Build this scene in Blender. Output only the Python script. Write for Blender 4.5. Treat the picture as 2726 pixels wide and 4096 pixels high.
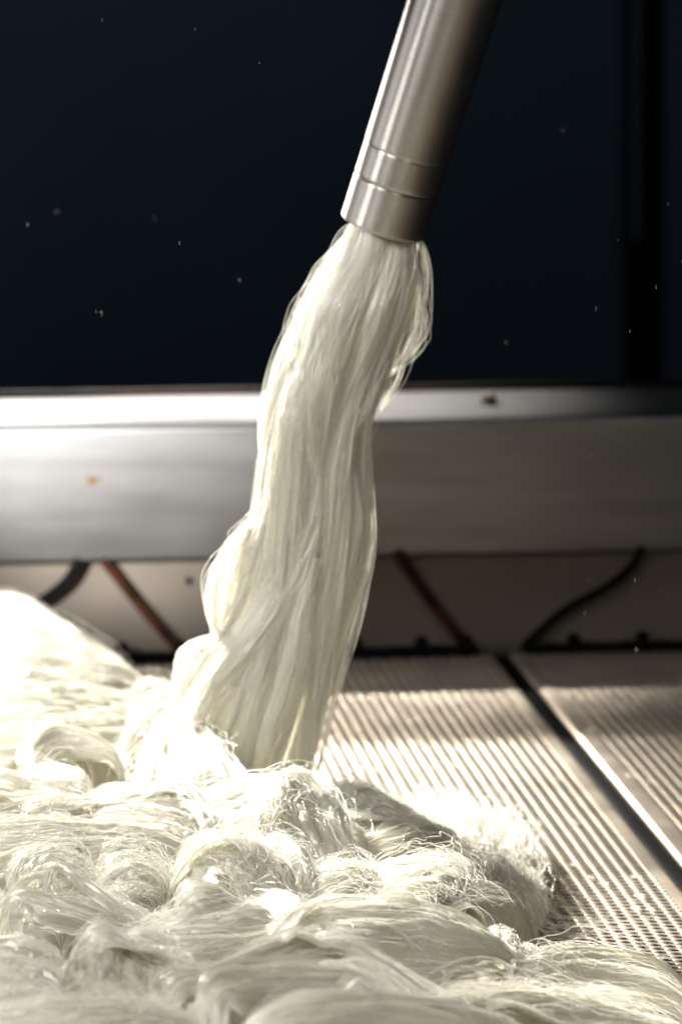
import bpy, math, random
import numpy as np
from mathutils import Matrix, Vector

# ------------------------------------------------------------------ scene, camera, light
for o in list(bpy.data.objects):
    bpy.data.objects.remove(o)
SC = bpy.context.scene
COL = SC.collection
RNG = np.random.default_rng(11)
random.seed(11)

CAM_H = 0.389
PITCH = math.radians(7.74)
ROLL = math.radians(-0.5)
CAMR = Matrix.Rotation(math.radians(90) - PITCH, 4, 'X') @ Matrix.Rotation(ROLL, 4, 'Z')
cam_data = bpy.data.cameras.new('camera')
cam = bpy.data.objects.new('camera', cam_data)
COL.objects.link(cam)
cam.matrix_world = Matrix.Translation((0, 0, CAM_H)) @ CAMR
cam_data.sensor_fit = 'VERTICAL'
cam_data.sensor_height = 36.0
cam_data.lens = 158.2
cam_data.clip_start = 0.05
cam_data.clip_end = 50
cam_data.dof.use_dof = True
cam_data.dof.focus_distance = 1.61
cam_data.dof.aperture_fstop = 15.0
SC.camera = cam

world = bpy.data.worlds.new('World')
SC.world = world
world.use_nodes = True
world.node_tree.nodes['Background'].inputs[0].default_value = (0.75, 0.85, 1.0, 1)
world.node_tree.nodes['Background'].inputs[1].default_value = 0.012


def aim(obj, target):
    d = Vector(target) - obj.location
    obj.rotation_euler = d.to_track_quat('-Z', 'Y').to_euler()


def spot(name, loc, target, power, size_deg, blend, radius, color):
    d = bpy.data.lights.new(name, 'SPOT')
    d.energy = power
    d.spot_size = math.radians(size_deg)
    d.spot_blend = blend
    d.shadow_soft_size = radius
    d.color = color
    o = bpy.data.objects.new(name, d)
    COL.objects.link(o)
    o.location = loc
    aim(o, target)
    return o


def area(name, loc, target, power, sx, sy, color, spread=180):
    d = bpy.data.lights.new(name, 'AREA')
    d.energy = power
    d.shape = 'RECTANGLE'
    d.size = sx
    d.spread = math.radians(spread)
    d.size_y = sy
    d.color = color
    o = bpy.data.objects.new(name, d)
    COL.objects.link(o)
    o.location = loc
    aim(o, target)
    return o


WARM = (1.0, 0.95, 0.86)
spot('key_lamp', (-0.93, 3.22, 0.88), (-0.15, 2.00, 0.03), 360, 21, 1.0, 0.03, WARM)
spot('key_lamp_side', (-0.90, 2.95, 0.86), (-0.22, 1.78, 0.03), 145, 30, 1.0, 0.03, WARM)
spot('tow_back_fill', (-0.90, 3.10, 0.98), (-0.02, 1.79, 0.18), 400, 12, 0.9, 0.03, WARM)  # extra beam from behind, added to brighten the falling tow
spot('rail_top_fill', (-0.55, 3.50, 0.72), (-0.125, 2.40, 0.124), 330, 11.5, 1.0, 0.04, (1.0, 0.96, 0.9))  # added low beam from behind for glare on the rail top
spot('rail_edge_fill', (-0.35, 3.55, 1.42), (-0.01, 2.44, 0.124), 240, 9.5, 0.9, 0.04, (1.0, 0.96, 0.90))  # added spot behind the rail, brightens its top face and edge
spot('tow_front_fill', (-0.95, 1.28, 0.66), (-0.01, 1.79, 0.17), 62, 15, 1.0, 0.15, (1.0, 0.98, 0.95))  # added soft front-left fill for the falling tow
spot('rail_face_fill', (-0.55, 1.60, 0.34), (-0.115, 2.33, 0.105), 300, 14, 1.0, 0.02, (1.0, 1.0, 1.0))  # added spot, lifts the left part of the rail face
area('left_fill', (-0.58, 1.85, 0.36), (-0.05, 2.33, 0.08), 0.6, 0.4, 0.4, (1.0, 0.99, 0.98))  # added area fill, strengthens the rail's falloff from the left
area('front_fill', (-0.60, 0.62, 0.95), (-0.03, 1.44, 0.03), 1.6, 0.5, 0.7, (1.0, 0.98, 0.95), 50)  # added area fill aimed at the near side of the pile
area('right_fill', (0.36, 0.72, 0.80), (0.02, 1.62, 0.03), 0.22, 0.14, 0.7, (1.0, 0.96, 0.90), 45)  # added narrow fill from the right for the pile
area('room_glow', (-1.3, 3.3, 1.3), (-0.70, 4.6, 0.75), 20, 0.5, 0.5, (0.52, 0.77, 1.0))

SC.render.engine = 'CYCLES'
SC.cycles.max_bounces = 8
SC.cycles.diffuse_bounces = 4
SC.cycles.transmission_bounces = 6
SC.cycles.glossy_bounces = 4
SC.cycles.sample_clamp_indirect = 6
SC.cycles.use_denoising = True
SC.cycles_curves.shape = 'RIBBONS'
SC.view_settings.view_transform = 'Standard'
SC.view_settings.look = 'None'
SC.view_settings.exposure = 0
SC.view_settings.gamma = 1

# ------------------------------------------------------------------ picture -> place
R3 = np.array(CAMR.to_3x3())
CAMP = np.array([0, 0, CAM_H])


def ray(x, y):
    d = np.array([(x - 340.5) / 4500.0, -(y - 512) / 4500.0, -1.0])
    return R3 @ d


def P(x, y, h):            # point h metres above the plates
    d = ray(x, y)
    return CAMP + d * ((h - CAM_H) / d[2])


def Q(x, y, D):            # point at distance D along Y
    d = ray(x, y)
    return CAMP + d * (D / d[1])


# ------------------------------------------------------------------ helpers
def tag(o, label=None, cat=None, group=None, kind=None):
    if label: o['label'] = label
    if cat: o['category'] = cat
    if group: o['group'] = group
    if kind: o['kind'] = kind
    return o


def empty(name, loc=(0, 0, 0)):
    o = bpy.data.objects.new(name, None)
    o.empty_display_size = 0.01
    COL.objects.link(o)
    o.location = loc
    return o


def link(name, me, mat, parent=None):
    o = bpy.data.objects.new(name, me)
    COL.objects.link(o)
    if mat is not None:
        me.materials.append(mat)
    if parent is not None:
        o.parent = parent
        o.matrix_parent_inverse = Matrix.Translation(parent.location).inverted()
    return o


def mesh(name, verts, faces, smooth=True):
    me = bpy.data.meshes.new(name)
    me.from_pydata([tuple(map(float, v)) for v in verts], [], [tuple(map(int, f)) for f in faces])
    if smooth:
        me.polygons.foreach_set('use_smooth', [True] * len(me.polygons))
    me.update()
    return me


def quad_mesh(name, V, F, uv=None, smooth=True):
    """fast numpy mesh of quads"""
    V = np.asarray(V, np.float32); F = np.asarray(F, np.int32)
    me = bpy.data.meshes.new(name)
    me.vertices.add(len(V)); me.vertices.foreach_set('co', V.ravel())
    n = len(F)
    me.loops.add(n * 4); me.loops.foreach_set('vertex_index', F.ravel())
    me.polygons.add(n)
    me.polygons.foreach_set('loop_start', np.arange(n, dtype=np.int32) * 4)
    if uv is not None:
        l = me.uv_layers.new(name='UVMap')
        l.data.foreach_set('uv', np.asarray(uv, np.float32)[F.ravel()].ravel())
    me.update(calc_edges=True)
    if smooth:
        me.polygons.foreach_set('use_smooth', np.ones(n, bool))
    me.validate()
    return me


def grid_faces(nu, nv, wrap=False):
    F = []
    idx = np.arange(nu * nv).reshape(nu, nv)
    if wrap:
        nxt = np.roll(idx, -1, axis=1)
        a, b, c, d = idx[:-1], nxt[:-1], nxt[1:], idx[1:]
    else:
        a, b, c, d = idx[:-1, :-1], idx[:-1, 1:], idx[1:, 1:], idx[1:, :-1]
    return np.stack([a, b, c, d], -1).reshape(-1, 4)


def prism(name, poly, axis_o, ex, ey, ez, length, mat, parent=None, bevel=0.0):
    """profile poly (a,b) in ex,ey swept along ez from axis_o"""
    o = np.asarray(axis_o); n = len(poly)
    V = [o + ex * a + ey * b for a, b in poly] + [o + ex * a + ey * b + ez * length for a, b in poly]
    F = [(i, (i + 1) % n, (i + 1) % n + n, i + n) for i in range(n)] + [tuple(range(n))[::-1], tuple(range(n, 2 * n))]
    me = mesh(name, V, F, smooth=False)
    ob = link(name, me, mat, parent)
    if bevel:
        m = ob.modifiers.new('bevel', 'BEVEL'); m.width = bevel; m.segments = 3; m.limit_method = 'ANGLE'
    return ob


def lathe_pts(profile, o, ax, n=64):
    """profile list of (r, t) along unit axis ax from o"""
    ax = ax / np.linalg.norm(ax)
    e1 = np.cross(ax, [0.31, 0.9, 0.2]); e1 /= np.linalg.norm(e1)
    e2 = np.cross(ax, e1)
    th = np.linspace(0, 2 * np.pi, n, endpoint=False)
    V = []
    for r, t in profile:
        V.append(o + ax * t + np.outer(np.cos(th), e1) * r + np.outer(np.sin(th), e2) * r)
    return np.concatenate(V)


def lathe(name, profile, o, ax, mat, parent=None, n=64):
    V = lathe_pts(profile, o, ax, n)
    F = grid_faces(len(profile), n, wrap=True)
    t = np.repeat(np.array([p[1] for p in profile]), n)
    th = np.tile(np.arange(n) / n, len(profile))
    me = quad_mesh(name, V, F, uv=np.stack([t * 10, th], 1))
    return link(name, me, mat, parent)


def spline(pts, n):
    """Catmull-Rom through pts (k,d) -> n samples, chord-length spaced"""
    p = np.asarray(pts, float)
    k = len(p)
    ext = np.vstack([2 * p[0] - p[1], p, 2 * p[-1] - p[-2]])
    seg = np.linalg.norm(np.diff(p[:, :3], axis=0), axis=1) + 1e-9
    cum = np.concatenate([[0], np.cumsum(seg)])
    s = np.linspace(0, cum[-1], n)
    i = np.clip(np.searchsorted(cum, s, side='right') - 1, 0, k - 2)
    t = ((s - cum[i]) / seg[i])[:, None]
    p0, p1, p2, p3 = ext[i], ext[i + 1], ext[i + 2], ext[i + 3]
    return 0.5 * (2 * p1 + (p2 - p0) * t + (2 * p0 - 5 * p1 + 4 * p2 - p3) * t ** 2 + (3 * p1 - p0 - 3 * p2 + p3) * t ** 3)


def vnoise(shape, fu, fv, rng):
    """smooth value noise on a grid, fu x fv cells, range -1..1"""
    nu, nv = shape
    cu, cv = max(2, int(math.ceil(fu)) + 2), max(2, int(math.ceil(fv)) + 2)
    lat = rng.uniform(-1, 1, (cu + 1, cv + 1))
    u = np.linspace(0, min(fu, cu - 1), nu); v = np.linspace(0, min(fv, cv - 1), nv)
    i = u.astype(int); j = v.astype(int)
    a = (u - i); b = (v - j)
    a = (a * a * (3 - 2 * a))[:, None]; b = (b * b * (3 - 2 * b))[None, :]
    i1 = np.minimum(i + 1, cu); j1 = np.minimum(j + 1, cv)
    return (lat[np.ix_(i, j)] * (1 - a) * (1 - b) + lat[np.ix_(i1, j)] * a * (1 - b)
            + lat[np.ix_(i, j1)] * (1 - a) * b + lat[np.ix_(i1, j1)] * a * b)


def wobble(k, m, f, rng):
    """k smooth random curves of m samples, about unit amplitude"""
    t = np.linspace(0, 1, m)[None, :]
    out = np.zeros((k, m))
    for a, ff in ((0.6, f), (0.3, f * 2.1), (0.15, f * 4.3)):
        ph = rng.uniform(0, 2 * np.pi, (k, 1)); fr = ff * rng.uniform(0.6, 1.4, (k, 1))
        out += a * np.sin(2 * np.pi * fr * t + ph)
    return out


# ------------------------------------------------------------------ materials
def new_mat(name):
    m = bpy.data.materials.new(name)
    m.use_nodes = True
    nt = m.node_tree
    for n in list(nt.nodes):
        nt.nodes.remove(n)
    out = nt.nodes.new('ShaderNodeOutputMaterial')
    return m, nt, out


def N(nt, kind, **kw):
    n = nt.nodes.new(kind)
    for k, v in kw.items():
        if isinstance(k, str) and hasattr(n, k):
            setattr(n, k, v)
        else:
            n.inputs[k].default_value = v
    return n


def metal(name, color, rough, stretch=(1, 1, 1), scale=40, var=0.25, bump=0.1, metallic=1.0, coord='Object', aniso=0.0, spots=None):
    m, nt, out = new_mat(name)
    b = nt.nodes.new('ShaderNodeBsdfPrincipled')
    tc = nt.nodes.new('ShaderNodeTexCoord')
    mp = nt.nodes.new('ShaderNodeMapping'); mp.inputs['Scale'].default_value = stretch
    nt.links.new(tc.outputs[coord], mp.inputs[0])
    nz = nt.nodes.new('ShaderNodeTexNoise'); nz.inputs['Scale'].default_value = scale; nz.inputs['Detail'].default_value = 6
    nt.links.new(mp.outputs[0], nz.inputs['Vector'])
    rp = nt.nodes.new('ShaderNodeValToRGB')
    c = np.array(color)
    rp.color_ramp.elements[0].color = tuple(c * (1 - var)) + (1,)
    rp.color_ramp.elements[1].color = tuple(np.minimum(c * (1 + var * 0.6), 1)) + (1,)
    rp.color_ramp.elements[0].position = 0.3; rp.color_ramp.elements[1].position = 0.7
    nt.links.new(nz.outputs['Fac'], rp.inputs[0])
    col = rp.outputs[0]
    nz2 = nt.nodes.new('ShaderNodeTexNoise'); nz2.inputs['Scale'].default_value = 9; nz2.inputs['Detail'].default_value = 4
    nt.links.new(tc.outputs['Object'], nz2.inputs['Vector'])
    mr = nt.nodes.new('ShaderNodeMapRange'); mr.inputs['To Min'].default_value = rough * 0.8; mr.inputs['To Max'].default_value = min(1, rough * 1.25)
    nt.links.new(nz2.outputs['Fac'], mr.inputs['Value'])
    nt.links.new(mr.outputs[0], b.inputs['Roughness'])
    if spots:
        mix = nt.nodes.new('ShaderNodeMix'); mix.data_type = 'RGBA'
        r2 = nt.nodes.new('ShaderNodeValToRGB'); r2.color_ramp.elements[0].position = 0.62; r2.color_ramp.elements[1].position = 0.75
        nz3 = nt.nodes.new('ShaderNodeTexNoise'); nz3.inputs['Scale'].default_value = 28; nz3.inputs['Detail'].default_value = 3
        nt.links.new(tc.outputs['Object'], nz3.inputs['Vector'])
        nt.links.new(nz3.outputs['Fac'], r2.inputs[0])
        nt.links.new(r2.outputs[0], mix.inputs['Factor'])
        nt.links.new(col, mix.inputs['A']); mix.inputs['B'].default_value = tuple(spots) + (1,)
        col = mix.outputs['Result']
    nt.links.new(col, b.inputs['Base Color'])
    b.inputs['Metallic'].default_value = metallic
    if metallic == 0.0: b.inputs['Specular IOR Level'].default_value = 0.04
    b.inputs['Anisotropic'].default_value = aniso
    if aniso:
        tg = nt.nodes.new('ShaderNodeTangent'); tg.direction_type = 'UV_MAP'
        nt.links.new(tg.outputs[0], b.inputs['Tangent'])
    if bump:
        bp = nt.nodes.new('ShaderNodeBump'); bp.inputs['Strength'].default_value = bump; bp.inputs['Distance'].default_value = 0.0004
        nt.links.new(nz.outputs['Fac'], bp.inputs['Height'])
        nt.links.new(bp.outputs[0], b.inputs['Normal'])
    nt.links.new(b.outputs[0], out.inputs[0])
    return m


def fiber_mat(name, color, hair=False, trans=0.5, gloss=0.16, rough=0.32):
    m, nt, out = new_mat(name)
    dif = nt.nodes.new('ShaderNodeBsdfDiffuse')
    trn = nt.nodes.new('ShaderNodeBsdfTranslucent')
    gls = nt.nodes.new('ShaderNodeBsdfAnisotropic') if False else nt.nodes.new('ShaderNodeBsdfGlossy')
    gls.inputs['Roughness'].default_value = rough
    gls.inputs['Color'].default_value = (1, 0.98, 0.94, 1)
    mx = nt.nodes.new('ShaderNodeMixShader'); mx.inputs[0].default_value = trans
    mx2 = nt.nodes.new('ShaderNodeMixShader'); mx2.inputs[0].default_value = gloss
    nt.links.new(dif.outputs[0], mx.inputs[1]); nt.links.new(trn.outputs[0], mx.inputs[2])
    nt.links.new(mx.outputs[0], mx2.inputs[1]); nt.links.new(gls.outputs[0], mx2.inputs[2])
    nt.links.new(mx2.outputs[0], out.inputs[0])
    c = np.array(color)
    if hair:
        dif.inputs[0].default_value = tuple(c) + (1,)
        trn.inputs[0].default_value = tuple(c * np.array([1, 0.985, 0.93])) + (1,)
    else:
        uv = nt.nodes.new('ShaderNodeUVMap')
        mp = nt.nodes.new('ShaderNodeMapping'); mp.inputs['Scale'].default_value = (18, 1500, 1)
        nt.links.new(uv.outputs[0], mp.inputs[0])
        nz = nt.nodes.new('ShaderNodeTexNoise'); nz.inputs['Scale'].default_value = 1.0; nz.inputs['Detail'].default_value = 5
        nz.inputs['Roughness'].default_value = 0.65
        nt.links.new(mp.outputs[0], nz.inputs['Vector'])
        rp = nt.nodes.new('ShaderNodeValToRGB')
        rp.color_ramp.elements[0].position = 0.25; rp.color_ramp.elements[1].position = 0.7
        rp.color_ramp.elements[0].color = tuple(c * np.array([0.84, 0.82, 0.72])) + (1,)
        rp.color_ramp.elements[1].color = tuple(np.minimum(c * 1.03, 0.93)) + (1,)
        nt.links.new(nz.outputs['Fac'], rp.inputs[0])
        nt.links.new(rp.outputs[0], dif.inputs[0])
        rp2 = nt.nodes.new('ShaderNodeValToRGB')
        rp2.color_ramp.elements[0].position = 0.25; rp2.color_ramp.elements[1].position = 0.7
        rp2.color_ramp.elements[0].color = (0.84, 0.815, 0.67, 1)
        rp2.color_ramp.elements[1].color = (0.955, 0.945, 0.85, 1)
        nt.links.new(nz.outputs['Fac'], rp2.inputs[0]); nt.links.new(rp2.outputs[0], trn.inputs[0])
        bp = nt.nodes.new('ShaderNodeBump'); bp.inputs['Strength'].default_value = 0.55; bp.inputs['Distance'].default_value = 0.0006
        nt.links.new(nz.outputs['Fac'], bp.inputs['Height'])
        for s in (dif, trn, gls):
            nt.links.new(bp.outputs[0], s.inputs['Normal'])
        tg = nt.nodes.new('ShaderNodeTangent'); tg.direction_type = 'UV_MAP'
        nt.links.new(tg.outputs[0], gls.inputs['Tangent'])
        gls.inputs['Anisotropy'].default_value = 0.6
    return m


M_PIPE = metal('brushed_pipe_steel', (0.60, 0.56, 0.52), 0.34, stretch=(260, 1, 1), scale=2.0, var=0.14, bump=0.12, coord='UV', aniso=0.85)
M_PLATE = metal('perforated_steel', (0.84, 0.73, 0.60), 0.45, scale=35, var=0.22, bump=0.05)
M_RAIL = metal('rail_steel', (0.25, 0.245, 0.24), 0.42, stretch=(1, 1, 6), scale=14, var=0.18, bump=0.05)
M_LOWER = metal('lower_panel_steel', (0.10, 0.082, 0.065), 0.55, scale=18, var=0.25, bump=0.05, metallic=0.6)
M_RUST = metal('rusty_iron', (0.032, 0.0115, 0.006), 0.8, scale=90, var=0.6, bump=0.6, metallic=0.0, spots=(0.012, 0.009, 0.008))
M_LIP = metal('dark_brown_edge', (0.014, 0.009, 0.007), 0.8, scale=30, var=0.5, bump=0.0, metallic=0.0)
M_HOLE_SHADE = metal('shaded_hole_wall', (0.05, 0.042, 0.034), 0.7, scale=60, var=0.4, bump=0.0, metallic=0.3)  # shade inside the punched holes, painted as a dark wall color
M_BLACK = metal('black_rubber', (0.004, 0.004, 0.0045), 0.7, scale=80, var=0.4, bump=0.3, metallic=0.0)
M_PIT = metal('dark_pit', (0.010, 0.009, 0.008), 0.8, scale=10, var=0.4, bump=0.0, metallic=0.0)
M_BACK = metal('dark_panel', (0.030, 0.032, 0.036), 0.6, scale=1.2, var=0.35, bump=0.0, metallic=0.0)
M_POST = metal('black_post_paint', (0.006, 0.006, 0.006), 0.45, scale=12, var=0.4, bump=0.0, metallic=0.0)
M_BOLT = metal('bolt_steel', (0.2, 0.16, 0.13), 0.45, scale=60, var=0.3, bump=0.1)
M_STAIN = metal('brown_stain', (0.075, 0.045, 0.018), 0.9, scale=50, var=0.3, bump=0.1, metallic=0.0)
M_FOLD = fiber_mat('fiber_fold', (0.82, 0.805, 0.745), trans=0.58)
M_HAIR = fiber_mat('fiber_strand', (0.86, 0.85, 0.80), hair=True, trans=0.55, gloss=0.22, rough=0.25)

# ------------------------------------------------------------------ setting
THETA = math.radians(5.6)
CD = np.array([-math.sin(THETA), math.cos(THETA), 0.0])      # hole columns run away from the camera
RD = np.array([math.cos(THETA), math.sin(THETA), 0.0])       # across the plates
UP = np.array([0, 0, 1.0])
SEAM = P(500.4, 655, 0.0)                                    # far end of the open joint


def W(a, b, z=0.0):                                           # plate coordinates -> place
    return SEAM + RD * a + CD * b + UP * z


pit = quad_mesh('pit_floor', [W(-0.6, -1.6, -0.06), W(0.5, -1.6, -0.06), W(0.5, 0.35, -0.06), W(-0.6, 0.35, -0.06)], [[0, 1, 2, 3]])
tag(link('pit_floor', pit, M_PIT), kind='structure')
wall_me = quad_mesh('background_wall', [(-2.5, 4.6, -0.8), (2.5, 4.6, -0.8), (2.5, 4.6, 2.2), (-2.5, 4.6, 2.2)], [[0, 1, 2, 3]])
tag(link('background_wall', wall_me, M_BACK), kind='structure')
fl = quad_mesh('background_floor', [(-2.5, 2.62, -0.79), (2.5, 2.62, -0.79), (2.5, 4.6, -0.79), (-2.5, 4.6, -0.79)], [[0, 1, 2, 3]])
tag(link('background_floor', fl, M_PIT), kind='structure')

PITCH_H = 0.0060
COLSP = PITCH_H * math.sqrt(3) / 2


def plate(name, a0, a1, b0, b1, margin_l, margin_r, label):
    """perforated sheet with real holes, a0..a1 across, b0..b1 along"""
    root = empty(name, tuple(W((a0 + a1) / 2, (b0 + b1) / 2, -0.001)))
    tag(root, label, 'perforated plate', 'perforated plates of the laying table')
    pa0, pa1 = a0 + margin_l, a1 - margin_r
    ncol = int((pa1 - pa0) / COLSP)
    nrow = int((b1 - b0) / PITCH_H)
    ang = np.arange(12) * math.pi / 6
    hexr = np.where(np.arange(12) % 2 == 0, PITCH_H / math.sqrt(3), PITCH_H / 2)
    hx = np.stack([np.cos(ang) * hexr, np.sin(ang) * hexr], 1)
    r0, r1 = 0.00200, 0.00188
    c = np.stack([np.cos(ang), np.sin(ang)], 1)
    ring = [(hx, 0.0), (c * r0, 0.0), (c * r1, -0.00018), (c * r1, -0.0016)]
    loc = np.concatenate([np.concatenate([p, np.full((12, 1), z)], 1) for p, z in ring])
    F1 = []
    for k in range(3):
        for i in range(12):
            j = (i + 1) % 12
            F1.append((k * 12 + i, k * 12 + j, k * 12 + 12 + j, k * 12 + 12 + i))
    F1 = np.array(F1)
    ci, ri = np.meshgrid(np.arange(ncol), np.arange(nrow), indexing='ij')
    ca = pa0 + (ci + 0.5) * COLSP
    cb = b0 + (ri + 0.25 + 0.5 * (ci % 2)) * PITCH_H
    ca = ca.ravel(); cb = cb.ravel(); n = len(ca)
    A = ca[:, None] + loc[None, :, 0]; B = cb[:, None] + loc[None, :, 1]; Z = np.broadcast_to(loc[None, :, 2], A.shape)
    V = SEAM + A[..., None] * RD + B[..., None] * CD + Z[..., None] * UP
    F = (np.arange(n)[:, None, None] * len(loc) + F1[None]).reshape(-1, 4)
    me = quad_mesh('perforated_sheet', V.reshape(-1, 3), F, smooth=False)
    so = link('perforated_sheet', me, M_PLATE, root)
    me.materials.append(M_HOLE_SHADE)
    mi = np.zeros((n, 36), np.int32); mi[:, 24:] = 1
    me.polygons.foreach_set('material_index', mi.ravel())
    # rolled side margins
    def lip(ain, aout):
        s = 1 if aout > ain else -1
        prof = [(ain - s * 0.0018, 0.0004)]
        r = 0.0022
        prof.append((aout - s * r, 0.0006))
        for k in range(1, 9):
            t = k / 8 * math.pi / 2
            prof.append((aout - s * r + s * r * math.sin(t), 0.0006 - r + r * math.cos(t)))
        prof.append((aout, -0.03))
        V = np.array([W(a, b, z) for b in np.linspace(b0, b1, 2) for a, z in prof])
        F = grid_faces(2, len(prof))
        if s > 0: F = F[:, ::-1]
        link('rolled_edge', quad_mesh('rolled_edge', V, F[:, ::-1]), M_PLATE, root)
    lip(pa0, a0)
    lip(pa1, a1)
    return root


PW = 0.1465; GAP = 0.0090
plate('perforated_plate', -PW + GAP / 2, -GAP / 2, -1.0, -0.002, 0.006, 0.005, 'wide perforated steel plate under the fiber pile, left of the open black joint')
plate('perforated_plate', GAP / 2, PW - GAP / 2, -1.0, 0.002, 0.0075, 0.006, 'perforated steel plate at the right edge, right of the open black joint')
plate('perforated_plate', -2 * PW + GAP / 2, -PW - GAP / 2, -0.55, -0.002, 0.006, 0.006, 'shaded perforated steel plate behind the fiber pile at the left')

for k, lab in ((0, 'black rubber gasket filling the joint between the two right plates'), (-1, 'black rubber gasket in the joint hidden behind the fiber pile')):
    ga = k * PW
    hw = GAP / 2 + 0.0004
    prof = [(-hw, -0.02), (-hw, -0.0016), (-hw * 0.5, -0.0008), (hw * 0.5, -0.0008), (hw, -0.0016), (hw, -0.02)]
    V = np.array([W(ga + a_, b_, z_) for b_ in np.linspace(-1.0 if k == 0 else -0.5, 0.004, 12) for a_, z_ in prof])
    tag(link('joint_gasket', quad_mesh('joint_gasket', V, grid_faces(12, 6)), M_BLACK), lab, 'gasket', 'gaskets between the plates')

# far edge of the table: rail, lower panel, braces
RA = math.radians(4.6)
RX = np.array([math.cos(RA), math.sin(RA), 0.0]); RY = np.array([-math.sin(RA), math.cos(RA), 0.0])
E0 = W(0, 0.010, 0)                                          # on the far edge above the joint


def B(a, b, z=0.0):
    return E0 + RX * a + RY * b + UP * z


rail = empty('steel_rail', tuple(B(-0.1, 0.03, 0)))
tag(rail, 'broad stainless steel rail with bright rounded top edge behind the table', 'rail')
LEN0 = -0.55; LENG = 1.1
H_LOW, H_TOP = 0.0515, 0.1235


def sweep(name, prof, mat, parent, smooth=True, n=2):
    V = np.array([B(LEN0 + LENG * t, b, z) for t in np.linspace(0, 1, n) for b, z in prof])
    F = grid_faces(n, len(prof))
    return link(name, quad_mesh(name, V, F, smooth=smooth), mat, parent)


sweep('lower_panel', [(0.004, -0.06), (0.004, 0.0), (0.004, 0.006), (0.0052, 0.0075), (0.0055, H_LOW + 0.004)], M_LOWER, rail, smooth=False)
r = 0.005
front = [(0.006, H_LOW), (0.0, H_LOW + 0.0008), (-0.0005, H_LOW + 0.002), (-0.0005, H_TOP - r)]
sweep('front_face', front, M_RAIL, rail)
edge = [(-0.0005 + r - r * math.cos(t), H_TOP - r + r * math.sin(t)) for t in np.linspace(0, math.pi / 2, 10)]
sweep('rounded_edge', edge, M_RAIL, rail)
sweep('top_face', [(-0.0005 + r, H_TOP), (0.125, H_TOP)], M_RAIL, rail)
sweep('rear_lip', [(0.125, H_TOP - 0.001), (0.125, H_TOP + 0.003), (0.135, H_TOP + 0.0032), (0.135, -0.06)], M_LIP, rail, smooth=False)


def to_panel(x, y):
    """picture point on the lower panel plane -> (along, height)"""
    d = ray(x, y); n = RY
    o = B(0, 0.004)
    t = np.dot(o - CAMP, n) / np.dot(d, n)
    p = CAMP + d * t
    return np.dot(p - E0, RX), p[2]


def bar(name, pts, w, t, mat, label, cat, group, n=20):
    """flat or round bar lying against the lower panel; pts (along, height, b)"""
    c = spline(pts, n)
    ang = np.linspace(0, 2 * np.pi, 10, endpoint=False)
    d = np.gradient(c, axis=0); d /= np.linalg.norm(d, axis=1)[:, None]
    V = []
    for i in range(n):
        nx = np.array([-d[i, 1], d[i, 0]])
        for a in ang:
            s = np.sign(math.cos(a)) * abs(math.cos(a)) ** 0.5 * w / 2; q = np.sign(math.sin(a)) * abs(math.sin(a)) ** 0.5 * t / 2
            V.append(B(c[i, 0] + nx[0] * s, c[i, 2] + q, c[i, 1] + nx[1] * s))
    F = grid_faces(n, 10, wrap=True).tolist()
    V = np.array(V)
    me = mesh(name, V, [tuple(f) for f in F] + [tuple(range(10))[::-1], tuple(range(n * 10 - 10, n * 10))])
    o = link(name, me, mat)
    tag(o, label, cat, group)
    return o


for k, (lab_r, lab_b) in {0: ('short rusty brown brace beside the black joint, right of the falling fiber', 'black bent hose rising to the right from the black joint'),
                          -1: ('long rusty brown brace between the white hill and the falling fiber', None),
                          -2: (None, 'black bent hose rising beside the white fiber hill at the left')}.items():
    x0 = k * PW
    if lab_r:
        a_t, z_t = to_panel(*((395, 556) if k == 0 else (102, 564)))
        a_b, z_b = to_panel(*((466, 645) if k == 0 else (185, 655)))
        bar('rusty_brace', [(a_t, z_t + 0.003, -0.0005), ((a_t + a_b) / 2, (z_t + z_b) / 2, -0.001), (a_b, z_b, -0.003)], 0.0062 if k == 0 else 0.0048, 0.003, M_RUST,
            lab_r, 'brace', 'rusty braces under the rail')
    if lab_b:
        c = [to_panel(522, 646), to_panel(560, 612), to_panel(605, 587), to_panel(628, 568), to_panel(640, 548)]
        bar('black_hose', [(a + x0, z + 0.001, -0.001) for a, z in c], 0.0042, 0.004, M_BLACK, lab_b, 'hose', 'black hoses under the rail')

strip = [('black rubber strip with bolt bumps along the far edge, left of the joint', -0.40, -0.012), ('black rubber strip with bolt bumps along the far edge, right of the joint', 0.012, 0.32)]
for lab, s0, s1 in strip:
    root = empty('rubber_strip', tuple(B(s0, -0.008, 0)))
    tag(root, lab, 'rubber strip', 'rubber strips along the far table edge')
    n = 40
    rr = np.linspace(0, math.pi, 8)
    V = [B(a, -0.006 + 0.006 * -math.cos(t), 0.0005 + (0.0045 + 0.0008 * math.sin(a * 310)) * math.sin(t)) for a in np.linspace(s0, s1, n) for t in rr]
    link('strip', quad_mesh('strip', V, grid_faces(n, 8)), M_BLACK, root)
    for bx in [x for x in (-0.315, -0.279, -0.244, -0.196, -0.165, -0.132, -0.1005, -0.0755, -0.0410, -0.0175, 0.0385, 0.0745, 0.110, 0.148, 0.19) if s0 < x < s1]:
        lathe('bolt', [(0.0001, 0.0105), (0.0018, 0.0102), (0.0032, 0.009), (0.0036, 0.007), (0.0042, 0.003), (0.0048, 0.0)], B(bx, -0.006, 0.0), UP, M_BLACK, root, n=16)

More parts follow.
